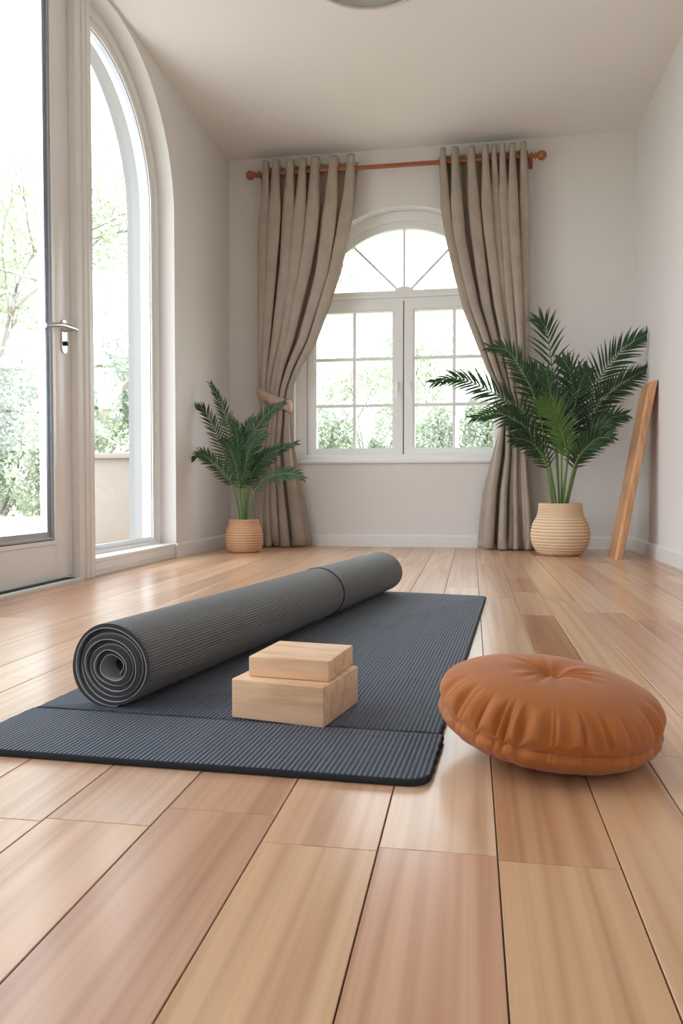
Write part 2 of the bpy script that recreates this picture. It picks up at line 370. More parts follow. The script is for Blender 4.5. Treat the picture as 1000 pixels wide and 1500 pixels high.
def baseboard(name, pts, h=.092, t=.018):
    """profile swept along a floor polyline; pts are wall-line points, room on the left of travel"""
    bm = bmesh.new(); prof = [(0, 0), (t, 0), (t, h - .012), (t - .004, h - .004), (t - .010, h), (0, h)]
    rows = []
    for i, p in enumerate(pts):
        p = Vector((*p, 0)); ns = []
        if i > 0: d = (p - Vector((*pts[i - 1], 0))).normalized(); ns.append(Vector((-d.y, d.x, 0)))
        if i < len(pts) - 1: d = (Vector((*pts[i + 1], 0)) - p).normalized(); ns.append(Vector((-d.y, d.x, 0)))
        n = ns[0] if len(ns) == 1 else (ns[0] + ns[1]) / (1 + ns[0].dot(ns[1]))
        rows.append([bm.verts.new(p + n * a + Vector((0, 0, b))) for a, b in prof])
    for r, s in zip(rows, rows[1:]):
        for k in range(len(prof)):
            k2 = (k + 1) % len(prof); bm.faces.new((r[k], r[k2], s[k2], s[k]))
    bm.faces.new(rows[0]); bm.faces.new(rows[-1][::-1])
    tag(obj(name, bm, M['skirting'], sm=False), kind='structure')
baseboard('baseboard_back', [(XR - .018, YB), (XL + .018, YB)])
baseboard('baseboard_right', [(XR, YF), (XR, YB)])
baseboard('baseboard_left', [(XL, YB), (XL, OY1), (XL - .09, OY1)])

# ---------------------------------------------------------------- frames
def ring_frame(bm, outer, inner, mp, d0, d1, closed=True):
    """flat frame between two matched outlines, from depth d0 (room side) to d1"""
    n = len(outer); V = {}
    for k in range(n):
        for nm, pt in (('o', outer[k]), ('i', inner[k])):
            for d in (d0, d1): V[nm, k, d] = bm.verts.new(mp(pt[0], d, pt[1]))
    for k in range(n if closed else n - 1):
        j = (k + 1) % n
        bm.faces.new((V['o', k, d0], V['o', j, d0], V['i', j, d0], V['i', k, d0]))
        bm.faces.new((V['o', k, d1], V['i', k, d1], V['i', j, d1], V['o', j, d1]))
        bm.faces.new((V['o', k, d0], V['o', k, d1], V['o', j, d1], V['o', j, d0]))
        bm.faces.new((V['i', k, d0], V['i', j, d0], V['i', j, d1], V['i', k, d1]))
def poly_slab(bm, outline, mp, d0, d1):
    n = len(outline)
    A = [bm.verts.new(mp(p[0], d0, p[1])) for p in outline]; B = [bm.verts.new(mp(p[0], d1, p[1])) for p in outline]
    bm.faces.new(A); bm.faces.new(B[::-1])
    for k in range(n): j = (k + 1) % n; bm.faces.new((A[k], B[k], B[j], A[j]))
LM = lambda a, d, z: (XL - d, a, z)
BMAP = lambda a, d, z: (a, YB + d, z)

def quarter_outline(y0, y1, z0, z1, cy, cz, r, flip=False):
    """rectangle y0..y1 with the top corner at y1 rounded (centre cy,cz radius r)"""
    pts = [(y0, z0), (y1, z0)]
    for i in range(25):
        a = i / 24 * PI / 2
        pts.append((cy + r * math.cos(a) + (y1 - cy - r) * 1.0, cz + r * math.sin(a) + (z1 - cz - r)))
    pts.append((y0, z1))
    if flip: pts = [(2 * (OY0 + OY1) / 2 - p[0], p[1]) for p in pts]
    return pts
def side_window(name, flip, handle=False):
    w = thing(name, None, None, (XL - .13, (4.2 if not flip else .98), 0), kind='structure')
    cy, cz = OY1 - OR, 2.2
    def ol(w0, w1, wb): return quarter_outline(3.655 + w0, OY1 - w1, .09 + wb, 3.0 - w1, cy, cz, OR - w1, flip)
    bm = bmesh.new()
    ring_frame(bm, ol(0, 0, 0), ol(.07, .055, .022), LM, .105, .20)
    ring_frame(bm, ol(.068, .053, .020), ol(.085, .092, .034), LM, .118, .19)
    ring_frame(bm, ol(.084, .091, .033), ol(.092, .104, .044), LM, .112, .165)
    obj('window_frame', bm, M['white'], w, ang=.35)
    bm = bmesh.new(); ring_frame(bm, ol(.091, .103, .043), ol(.096, .110, .048), LM, .122, .15)
    obj('glazing_bead', bm, M['grey_bead'], w, ang=.35)
    bm = bmesh.new(); poly_slab(bm, ol(.09, .104, .044), LM, .140, .144)
    obj('window_pane', bm, M['glass'], w, ang=.35)
    bm = bmesh.new()
    ya, yb = (3.66, 4.748) if not flip else (OY0 + OY1 - 4.748, OY0 + OY1 - 3.66)
    box(bm, (XL - .22, ya, 0), (XL + .002, yb, .070), .003)
    box(bm, (XL - .22, ya, .070), (XL + .008, yb, .092), .005)
    box(bm, (XL - .01, ya, .030), (XL + .006, yb, .036), .001)
    obj('window_sill', bm, M['white'], w)
side_window('window_2', False); side_window('unseen_window_3', True)  # the mirrored window is unseen, continued out of frame for more daylight

def post(name, y0, y1):
    bm = bmesh.new()
    box(bm, (XL - .20, y0, 0), (XL + .002, y1, 2.998), .002)
    box(bm, (XL - .01, y0 + .055, 0), (XL + .012, y1 - .002, 2.998), .004)
    box(bm, (XL - .01, y0 + .085, 0), (XL + .018, y1 - .022, 2.998), .004)
    tag(obj(name, bm, M['door_white']), kind='structure')
post('trim_1', 3.515, 3.658); post('trim_2', OY0 + OY1 - 3.658, OY0 + OY1 - 3.515)

def door(name, y0, y1, hinge_low, handle=True):
    d = thing(name, None, None, (XL - .06, (y0 + y1) / 2, 0), kind='structure')
    xa, xb = XL - .035, XL - .085                                   # room face, outer face
    sw, zb, zt, rb = .158, .022, 2.96, .172
    bm = bmesh.new()
    box(bm, (xb, y0, zb), (xa, y0 + sw, zt), .003); box(bm, (xb, y1 - sw, zb), (xa, y1, zt), .003)
    box(bm, (xb, y0 + sw, zb), (xa, y1 - sw, zb + rb), .003); box(bm, (xb, y0 + sw, zt - .14), (xa, y1 - sw, zt), .003)
    obj('door_frame', bm, M['door_white'], d)
    g0, g1, gz0, gz1 = y0 + sw, y1 - sw, zb + rb, zt - .14
    o = lambda e: [(g0 + e, gz0 + e), (g1 - e, gz0 + e), (g1 - e, gz1 - e), (g0 + e, gz1 - e)]
    bm = bmesh.new(); ring_frame(bm, o(-.006), o(.012), LM, .028, .05); obj('glazing_moulding', bm, M['door_white'], d, ang=.35)
    bm = bmesh.new(); ring_frame(bm, o(.011), o(.017), LM, .040, .058); obj('dark_gap_strip', bm, M['gap'], d, sm=False)
    bm = bmesh.new(); ring_frame(bm, o(.016), o(.026), LM, .036, .07)
    ring_frame(bm, o(.025), o(.052), LM, .046, .08); obj('metal_bead', bm, M['grey_bead'], d, sm=False)
    bm = bmesh.new(); box(bm, (XL - .064, g0 + .03, gz0 + .03), (XL - .060, g1 - .03, gz1 - .03)); obj('glass_pane', bm, M['glass'], d, sm=False)
    if handle:
        hy = y1 - .045; hz = 1.185
        bm = bmesh.new()
        pl = []
        for i in range(24):
            a = 2 * PI * i / 24; pl.append((hy - .022 + .025 * math.cos(a), hz - .012 + .025 * math.sin(a) + (.055 if math.sin(a) >= 0 else -.055)))
        poly_slab(bm, pl, LM, .027, .036)
        h = obj('handle_plate', bm, M['steel'], d, ang=.35)
        bm = bmesh.new()
        lathe(bm, [(.013, 0), (.015, .004), (.012, .012), (.012, .05), (.014, .056)], (xa, hy - .022, hz + .022), 20, 'x'); obj('spindle', bm, M['steel'], d)
        bm = bmesh.new()
        tube(bm, [(xa + .058, hy - .005, hz + .022), (xa + .06, hy - .03, hz + .022), (xa + .06, hy - .14, hz + .018), (xa + .058, hy - .21, hz + .004), (xa + .05, hy - .27, hz - .010)],
             [.011, .0125, .0115, .0115, .011], 14); obj('lever', bm, M['steel'], d)
        bm = bmesh.new(); lathe(bm, [(.011, 0), (.011, .012), (.009, .015)], (xa + .006, hy - .022, hz - .045), 20, 'x')
        box(bm, (xa + .018, hy - .024, hz - .053), (xa + .0225, hy - .020, hz - .040)); obj('lock_cylinder', bm, M['gap'], d)
    return d
door('door_1', 2.615, 3.512, True); door('unseen_door_2', 1.708, 2.606, False, False)  # the second leaf is unseen, part of the glazing extended for daylight
bm = bmesh.new()
box(bm, (XL - .21, 1.706, -.002), (XL + .022, 3.514, .008), .002); box(bm, (XL - .01, 1.706, .006), (XL + .024, 3.514, .014), .003)
tag(obj('trim_3', bm, M['door_white']), kind='structure')
bm = bmesh.new(); box(bm, (XL - .20, 1.706, .0081), (XL - .012, 3.514, .0126)); tag(obj('door_gap_shade', bm, M['gap'], sm=False), kind='structure')  # black strip standing in for the shaded gap under the doors
bm = bmesh.new(); box(bm, (XL - .20, 1.706, 2.962), (XL - .02, 3.514, 2.999), .003); tag(obj('trim_5', bm, M['door_white']), kind='structure')

# ---- back window
def arch_outline(half, zb, zc, r, n=40, x=WX):
    pts = [(x - half, zb), (x + half, zb)]
    for i in range(n + 1):
        a = i / n * PI; pts.append((x + half * math.cos(a), zc + r * math.sin(a)))
    return pts
w = thing('window_1', None, None, (WX, YB + .12, .66), kind='structure')
bm = bmesh.new()
A = lambda e, b: arch_outline(WR - e, .662 + b, WZ, WR - e)
ring_frame(bm, A(0, 0), A(.075, .045), BMAP, .115, .23); ring_frame(bm, A(.073, .043), A(.10, .058), BMAP, .13, .22)
ring_frame(bm, arch_outline(.746, 1.98, WZ, .746)[2:] and A(.098, .056), A(.112, .066), BMAP, .122, .20)
box(bm, (WX - WR + .07, YB + .115, 1.90), (WX + WR - .07, YB + .22, 1.985), .006)
box(bm, (WX - WR + .07, YB + .10, 1.925), (WX + WR - .07, YB + .16, 1.955), .005)
obj('window_frame', bm, M['white'], w, ang=.35)
# fanlight arch bead and bars
bm = bmesh.new(); RG = .725
a0 = math.asin((1.98 - WZ) / RG)
arc = lambda r: [(WX + r * math.cos(a0 + (PI - 2 * a0) * i / 40), WZ + r * math.sin(a0 + (PI - 2 * a0) * i / 40)) for i in range(41)]
ring_frame(bm, arc(RG + .01), arc(RG - .012), BMAP, .125, .17, closed=False)
def bar(bm, p, q, wd=.010, d0=.142, d1=.166):
    p, q = Vector(p), Vector(q); d = (q - p).normalized(); n = Vector((-d.y, d.x)) * wd
    poly_slab(bm, [tuple(p + n), tuple(q + n), tuple(q - n), tuple(p - n)], BMAP, d0, d1)
bar(bm, (WX, 1.985), (WX, WZ + RG)); bar(bm, (WX - .04, 1.985), (WX - .50, 1.985 + .46), .009); bar(bm, (WX + .04, 1.985), (WX + .50, 1.985 + .46), .009)
poly_slab(bm, [(WX + .075 * math.cos(i / 12 * PI), 1.984 + .035 * math.sin(i / 12 * PI)) for i in range(13)], BMAP, .136, .168)
obj('fanlight_bars', bm, M['white'], w, ang=.35)
bm = bmesh.new()
poly_slab(bm, arc(RG), BMAP, .151, .155); obj('fanlight_pane', bm, M['glass'], w, sm=False)
for sgn in (-1, 1):
    i0, i1 = WX + sgn * .004, WX + sgn * .755
    g0, g1 = WX + sgn * .088, WX + sgn * .689
    rect = lambda u0, u1, z0, z1: [(min(u0, u1), z0), (max(u0, u1), z0), (max(u0, u1), z1), (min(u0, u1), z1)]
    bm = bmesh.new(); ring_frame(bm, rect(i0, i1, .712, 1.902), rect(g0 - sgn * .014, g1 + sgn * .014, .750, 1.836), BMAP, .100, .165)
    ring_frame(bm, rect(g0 - sgn * .015, g1 + sgn * .015, .749, 1.837), rect(g0, g1, .764, 1.822), BMAP, .112, .165)
    s = obj('casement_sash', bm, M['white'], w, sm=False)
    bm = bmesh.new(); xm = (g0 + g1) / 2
    for zz in (1.098, 1.462): bar(bm, (g0, zz), (g1, zz), .012, .128, .152)
    bar(bm, (xm, .764), (xm, 1.822), .012, .127, .153); obj('glazing_bars', bm, M['white'], s, sm=False)
    bm = bmesh.new(); poly_slab(bm, rect(g0, g1, .764, 1.822), BMAP, .138, .142); obj('window_pane', bm, M['glass'], s, sm=False)
    hx = WX + sgn * .045
    bm = bmesh.new(); box(bm, (hx - .013, YB + .090, 1.20), (hx + .013, YB + .101, 1.275), .004)
    tube(bm, [(hx, YB + .092, 1.262), (hx, YB + .064, 1.262), (hx, YB + .058, 1.254), (hx, YB + .058, 1.15)], .008, 10)
    obj('window_handle', bm, M['white'], s)
bm = bmesh.new(); box(bm, (WX - .0045, YB + .112, .712), (WX + .0045, YB + .118, 1.90)); obj('dark_gap_strip', bm, M['gap'], w, sm=False)  # dark strip painting the shade in the gap between the sashes
bm = bmesh.new(); box(bm, (WX - .855, YB - .022, .640), (WX + .86, YB + .13, .668), .006); box(bm, (WX - .80, YB + .085, .667), (WX + .80, YB + .13, .712), .004)
obj('window_sill', bm, M['white'], w)

# ---- plain three-light window, added unseen behind the viewer for more fill daylight
FM = lambda a, d, z: (a, YF - d, z)
w = thing('added_window_4', None, None, ((FX0 + FX1) / 2, YF - .12, FZ0), kind='structure')
bm = bmesh.new(); fo = lambda a, b, e: [(a + e, FZ0 + e), (b - e, FZ0 + e), (b - e, FZ1 - e), (a + e, FZ1 - e)]
for k in range(3):
    a, b = FX0 + .42 * k, FX0 + .42 * (k + 1); ring_frame(bm, fo(a, b, 0), fo(a, b, .06), FM, .10, .17)
obj('window_frame', bm, M['white'], w, sm=False)
for k in range(3):
    a, b = FX0 + .42 * k, FX0 + .42 * (k + 1); bm = bmesh.new(); poly_slab(bm, fo(a, b, .055), FM, .13, .134); obj('window_pane', bm, M['glass'], w, sm=False)
baseboard('baseboard_front', [(XL, YF), (XR, YF)])

# ---------------------------------------------------------------- ceiling lamp
lp = thing('ceiling_lamp', 'large round flush ceiling lamp with grey bowl and pale rim, at top of frame', 'ceiling lamp', (-.50, 3.79, HC))
bm = bmesh.new(); lathe(bm, [(.30, 0), (.335, 0), (.338, -.03), (.33, -.055), (.312, -.06), (.306, -.05), (.30, -.02)], (-.50, 3.79, HC), 72, capb=False, capt=False)
bmesh.ops.remove_doubles(bm, verts=bm.verts[:], dist=1e-5); obj('rim', bm, M['lamp_rim'], lp)
bm = bmesh.new(); lathe(bm, [(.306, -.048)] + [(.306 * math.cos(a / 10 * PI / 2 * .98), -.05 - .035 * math.sin(a / 10 * PI / 2)) for a in range(11)], (-.50, 3.79, HC), 72); obj('bowl', bm, M['lamp_glass'], lp)

# ---------------------------------------------------------------- curtain rod
RY, RZ = 5.80, 2.845
rd = thing('curtain_rod', 'reddish wooden curtain rod with ball finials above the arched window', 'curtain rod', (WX, RY, RZ))
bm = bmesh.new(); tube(bm, [(-1.615, RY, RZ), (.425, RY, RZ)], .0165, 20); obj('rod_pole', bm, M['rod'], rd)
for sg, x0 in ((-1, -1.60), (1, .405)):
    bm = bmesh.new()
    lathe(bm, [(.016, 0), (.026, .004 * sg), (.026, .014 * sg), (.015, .02 * sg), (.014, .028 * sg), (.023, .033 * sg), (.023, .040 * sg), (.013, .046 * sg)] +
          [(.034 * math.sin(a) if a < PI - .01 else .001, (.082 - .036 * math.cos(a)) * sg) for a in [.38 + i * (PI - .38) / 12 for i in range(13)]], (x0, RY, RZ), 28, 'x')
    obj('finial', bm, M['rod'], rd)
    bm = bmesh.new(); bx = x0 + sg * .008
    tube(bm, [(bx, YB, RZ - .005), (bx, RY + .02, RZ - .005)], .008, 10); lathe(bm, [(.022, -.004), (.022, .004)], (bx, RY, RZ), 24, 'x')
    r_ = bmesh.new(); r_.free()
    box(bm, (bx - .02, YB - .006, RZ - .045), (bx + .02, YB, RZ + .035), .002); obj('wall_bracket', bm, M['rod'], rd)

# ---------------------------------------------------------------- curtains
def smoothstep(a, b, x):
    t = max(0, min(1, (x - a) / (b - a))); return t * t * (3 - 2 * t)
def make_curtain(T, label, crests, low_crests, seed, side, zt):
    """T: (z, left x, right x) outline; crests: width fractions of the front folds"""
    rnd = random.Random(seed)
    c = thing('curtain', label, 'curtain', ((T[0][1] + T[0][2]) / 2, RY, 0))
    n = len(crests); top_crests = crests; nz = 130; per = 26
    ts = [i / (n * per) for i in range(n * per + 1)]
    # width map through crests: phase k+.5 sits on crest k
    def wmap(u, z=3.0):
        q = smoothstep(zt, zt - .45, z); crests = [a * (1 - q) + b * q for a, b in zip(top_crests, low_crests)]
        ph = u * n - .5
        if ph <= 0: return crests[0] * (ph + .5) / .5
        if ph >= n - 1: return crests[-1] + (1 - crests[-1]) * (ph - (n - 1)) / .5
        k = int(ph); f = ph - k; return crests[k] + (crests[k + 1] - crests[k]) * f
    jit = [rnd.uniform(.55, 1.3) for _ in range(n + 2)]
    bm = bmesh.new(); rows = []
    for j in range(nz + 1):
        z = 2.925 * (1 - j / nz) + .006
        x0, x1 = interp(T, z); W = x1 - x0
        tie = math.exp(-((z - zt) / .16) ** 2)
        low = smoothstep(.9, .0, z)
        A0 = .056 * (1 - tie * .5) + .014 * low
        row = []
        for u in ts:
            k = int(min(n - 1, u * n)); ph = u * n
            am = A0 * jit[k] ** (1 if z < 2.7 else smoothstep(2.95, 2.6, z) * 1.0)
            wv = -math.cos(2 * PI * ph)
            wv = math.copysign(abs(wv) ** .8, wv)
            y = RY - am * wv - low * .030 * max(0, wv)
            y += low * .014 * math.sin(u * 9 + z * 7 + seed) + .004 * math.sin(z * 5 + u * 23)
            w = wmap(u, z) + .012 * math.sin(z * 3.1 + k * 2.3 + seed) * smoothstep(2.9, 2.2, z)
            x = x0 + W * max(0, min(1, w))
            ov = .36 * W / n * math.sin(4 * PI * ph) * (1 - .7 * smoothstep(2.45, 2.9, z))
            x += ov
            # header scallops
            zz = z
            if j <= 1: zz = z - (.010 if wv < 0 else 0) * (1 - j)
            if j == 0: zz += -.012 * (wv < -.2) 
            if z < .12: y -= (1 - z / .12) ** 2 * .025 * math.sin(u * n * 3.1 + seed); x += (1 - z / .12) ** 2 * .012 * math.sin(u * n * 4.7)
            x = min(x, XR - .02)
            row.append(bm.verts.new((x, y, zz)))
        rows.append(row)
    for r, s in zip(rows, rows[1:]):
        for a in range(len(r) - 1): bm.faces.new((r[a], r[a + 1], s[a + 1], s[a]))
    o = obj('curtain_cloth', bm, M['curtain'], c, ang=3)
    md = o.modifiers.new('thickness', 'SOLIDIFY'); md.thickness = .0035; md.offset = 0
    # eyelets where the cloth crosses the rod
    x0, x1 = interp(T, RZ)
    for k in range(n * 2):
        u = (k + .5) / (2 * n); x = x0 + (x1 - x0) * wmap(u)
        bm = bmesh.new(); lathe(bm, [(.019, -.003), (.030, -.003), (.031, 0), (.030, .003), (.019, .003), (.019, -.003)], (x, RY, RZ), 24, 'x', False, False)
        obj('eyelet', bm, M['rod'], c)
    # tieback band around the gathered cloth
    x0, x1 = interp(T, zt); cx, hw, hy = (x0 + x1) / 2, (x1 - x0) / 2 + .012, .064
    bm = bmesh.new(); N = 72; R_ = []
    for k in range(N):
        a = 2 * PI * k / N; ca, sa = math.cos(a), math.sin(a)
        tz = -side * .062 * ca - .012 * sa * sa; hh = .038 + .006 * ca * side
        base = Vector((cx + hw * ca, RY + hy * sa, zt + tz))
        nrm = Vector((ca, sa, 0)); ring = []
        for (o_, h_) in ((.004, -1), (.009, -.7), (.012, 0), (.009, .7), (.004, 1), (-.002, .7), (-.002, -.7)):
            ring.append(bm.verts.new(base + nrm * (o_ + .002 * math.sin(a * 9 + h_ * 3)) + Vector((0, 0, h_ * hh))))
        R_.append(ring)
    for k in range(N):
        r, s = R_[k], R_[(k + 1) % N]
        for q in range(7): bm.faces.new((r[q], r[(q + 1) % 7], s[(q + 1) % 7], s[q]))
    obj('tieback', bm, M['tie'], c, ang=1.2)
    return c
make_curtain(CL, 'taupe eyelet curtain tied back on the left of the arched window', [.05, .15, .31, .44, .56, .76, .94], [.04, .10, .17, .26, .37, .52, .78], 3, 1, 1.135)
make_curtain(CR, 'taupe eyelet curtain tied back on the right of the arched window, behind the big palm', [.05, .18, .37, .53, .62, .71, .82, .94], [.20, .45, .58, .67, .75, .83, .90, .96], 8, -1, 1.085)

# ---------------------------------------------------------------- palms
def frond(parent, pts, leaf_len, count, width, seed, mat, side_vec, droop=.25, start=.34, thick=.004, face=0.0):
    rnd = random.Random(seed)
    P = catmull(pts, 60)
    bm = bmesh.new(); rad = [thick * (1 - .72 * i / 60) for i in range(61)]
    tube(bm, P, rad, 7)
    st = obj('stem', bm, M['stem'] , None); 
    bm = bmesh.new()
    for i in range(count):
        f = start + (1 - start) * (i + .5) / count
        idx = f * 60; a = int(min(59, idx)); p = P[a].lerp(P[a + 1], idx - a)
        d = (P[a + 1] - P[max(0, a - 1)]).normalized()
        s0 = (side_vec - d * side_vec.dot(d)).normalized(); nrm = d.cross(s0).normalized()
        env = math.sin(PI * min(1, .12 + .88 * ((f - start) / (1 - start)) ** .85)) ** .55
        env = max(env, .48)
        for sg in (-1, 1):
            L = leaf_len * env * rnd.uniform(.88, 1.1)
            lean = .62 + .55 * (f - start) / (1 - start) + rnd.uniform(-.09, .09)
            sd = (s0 * sg * math.cos(face) + nrm * math.sin(face)).normalized()
            dr = (sd * math.cos(lean) + d * math.sin(lean) + nrm * rnd.uniform(-.12, .12)).normalized()
            wv = dr.cross(nrm).normalized(); segs = 5; prev = None
            wdt = width * (.7 + .3 * env) * rnd.uniform(.85, 1.15)
            q = p.copy()
            for k in range(segs + 1):
                t = k / segs; prof = [.35, .95, 1.0, .8, .45, .04][k]
                dirk = (dr + Vector((0, 0, -1)) * droop * t * t * 1.5).normalized()
                if k: q = q + dirk * (L / segs)
                q.x = min(max(q.x, -1.872), 1.148)
                ww = wv * wdt * prof * .5
                cur = (bm.verts.new(q - ww), bm.verts.new(q + nrm * wdt * .12 * prof), bm.verts.new(q + ww))
                if prev:
                    bm.faces.new((prev[0], prev[1], cur[1], cur[0])); bm.faces.new((prev[1], prev[2], cur[2], cur[1]))
                prev = cur
    # terminal leaflet
    fr = obj('frond', bm, mat, parent, ang=3, recalc=False)
    fr.modifiers.new('thickness', 'SOLIDIFY').thickness = .0006
    st.parent = fr
    st.matrix_parent_inverse = Matrix.Identity(4)
    # both meshes are modelled in world space; fr carries the parent offset, st sits under it unchanged
    return fr
def basket(parent, cx, cy, prof, rings, mat, amp=.0045):
    """coiled rope basket: prof = list of (radius, z)"""
    P = catmull([(r, 0, z) for r, z in prof], rings * 6)
    bm = bmesh.new(); wl = bm.verts.layers.float.new('weave'); n = 400; R_ = []
    for i, p in enumerate(P):
        ph = i / 6.0; coil = abs(math.sin(PI * ph)); row = []
        ringi = int(ph)
        for k in range(n):
            a = 2 * PI * k / n
            st = abs(math.sin(a * 40 + (ringi % 2) * PI / 2 + ph * .8))
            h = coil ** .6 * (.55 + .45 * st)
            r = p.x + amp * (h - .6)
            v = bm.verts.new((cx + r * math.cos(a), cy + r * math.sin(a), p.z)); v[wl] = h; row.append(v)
        R_.append(row)
    for r, s in zip(R_, R_[1:]):
        for k in range(n): bm.faces.new((r[k], r[(k + 1) % n], s[(k + 1) % n], s[k]))
    bm.faces.new(R_[0][::-1])
    # rolled lip and inner wall
    rt, zt = prof[-1]; last = R_[-1]
    for (r, z) in ((rt - .004, zt + .004), (rt - .010, zt + .002), (rt - .012, zt - .05)):
        row = []
        for k in range(n):
            a = 2 * PI * k / n; v = bm.verts.new((cx + r * math.cos(a), cy + r * math.sin(a), z)); v[wl] = .6; row.append(v)
        for k in range(n): bm.faces.new((last[k], last[(k + 1) % n], row[(k + 1) % n], row[k]))
        last = row
    pot = obj('basket', bm, mat, parent, ang=3)
    bm = bmesh.new(); lathe(bm, [(rt - .014, 0), (.02, .006)], (cx, cy, zt - .03), 40); obj('soil', bm, M['soil'], parent)
    return pot
V = Vector
p1 = thing('potted_palm', 'large dark green palm in a round pale woven basket, right corner', 'potted plant', (.592, 5.38, 0))
basket(p1, .592, 5.38, [(.118, 0), (.150, .018), (.183, .070), (.194, .135), (.184, .200), (.158, .255), (.147, .285), (.145, .315), (.143, .345)], 24, M['basket'])
fr_spec = [(.185, 22, V((1, 0, 0)), 0), (.12, 24, V((.8, .1, .6)), 2), (.13, 22, V((.2, .2, 1)), 0), (.12, 20, V((.3, .1, 1)), 0), (.125, 24, V((.85, -.1, .5)), 1),
           (.15, 22, V((1, 0, 0)), 0), (.155, 24, V((.6, 0, -.8)), 0), (.14, 24, V((.4, .2, -.9)), 0), (.13, 20, V((.3, .1, -1)), 0), (.11, 18, V((.5, 0, -.8)), 0),
           (.11, 18, V((.4, .2, -.9)), 0), (.15, 22, V((1, .2, 0)), 0), (.12, 18, V((.3, .1, 1)), 0), (.14, 22, V((.9, 0, .4)), 0), (.14, 22, V((1, -.2, .2)), 0)]
for i, (pts, (ll, ct, sv, lt)) in enumerate(zip(BIG, fr_spec)):
    base = V((.592 + (pts[0][0] - .592) * .75, 5.38 + (pts[0][1] - 5.38) * .6, .315))
    f_ = frond(p1, [base] + pts, ll * 1.22, int(ct * 1.35), .0155, 100 + i, M['palm_light'] if lt == 1 else M['palm'], sv, .22, .36 if i not in (4,) else .40, .0075)
    if lt == 1: f_['label'] = 'lighter green frond'
p2 = thing('potted_palm', 'small palm in a tan woven basket beside the left curtain', 'potted plant', (-1.574, 5.24, 0))
basket(p2, -1.574, 5.24, [(.095, 0), (.115, .014), (.129, .055), (.132, .105), (.124, .155), (.110, .190), (.104, .208), (.104, .228)], 19, M['basket2'], .0034)
for i, pts in enumerate(SMALL):
    sv = [V((1, 0, .2)), V((.8, 0, .6)), V((.4, 0, .9)), V((1, 0, 0)), V((.8, 0, -.6)), V((.5, 0, -.9)), V((.2, 0, -1)), V((.8, 0, -.5)), V((.7, -.3, -.6)), V((.8, -.3, .5)), V((.5, 0, -.8)), V((1, 0, 0))][i]
    base = V((-1.574 + (pts[0][0] + 1.574) * .8, 5.24 + (pts[0][1] - 5.24) * .7, .205))
    frond(p2, [base] + pts, .095, 30, .0115, 200 + i, M['palm'], sv, .2, .36, .005)

# ---------------------------------------------------------------- leaning board
bm = bmesh.new()
bl = [(.892, 5.30), (.892, 5.085), (.906, 5.068), (.938, 5.068), (.942, 5.075), (.942, 5.30)]
tp_off = V((1.160 - .942, .10, 1.135)); rowsb = []
for t in [i / 12 for i in range(13)]:
    rowsb.append([bm.verts.new(V((x, y, 0)) + V((tp_off.x * t, tp_off.y * t, tp_off.z * t + (x - .942) * -.19 * 0)) + V((0, 0, (.942 - x) * -.19 * t * 0))) for x, y in bl])
for r, s in zip(rowsb, rowsb[1:]):
    for k in range(len(bl)): k2 = (k + 1) % len(bl); bm.faces.new((r[k], r[k2], s[k2], s[k]))
bm.faces.new(rowsb[0]); bm.faces.new(rowsb[-1][::-1])
for v in rowsb[-1]: v.co.z += (v.co.x - 1.16) * .25 - (v.co.y - 5.17) * .05
tag(obj('wooden_board', bm, M['board'], ang=.3), 'thick orange-brown wooden board leaning against the right wall', 'board')

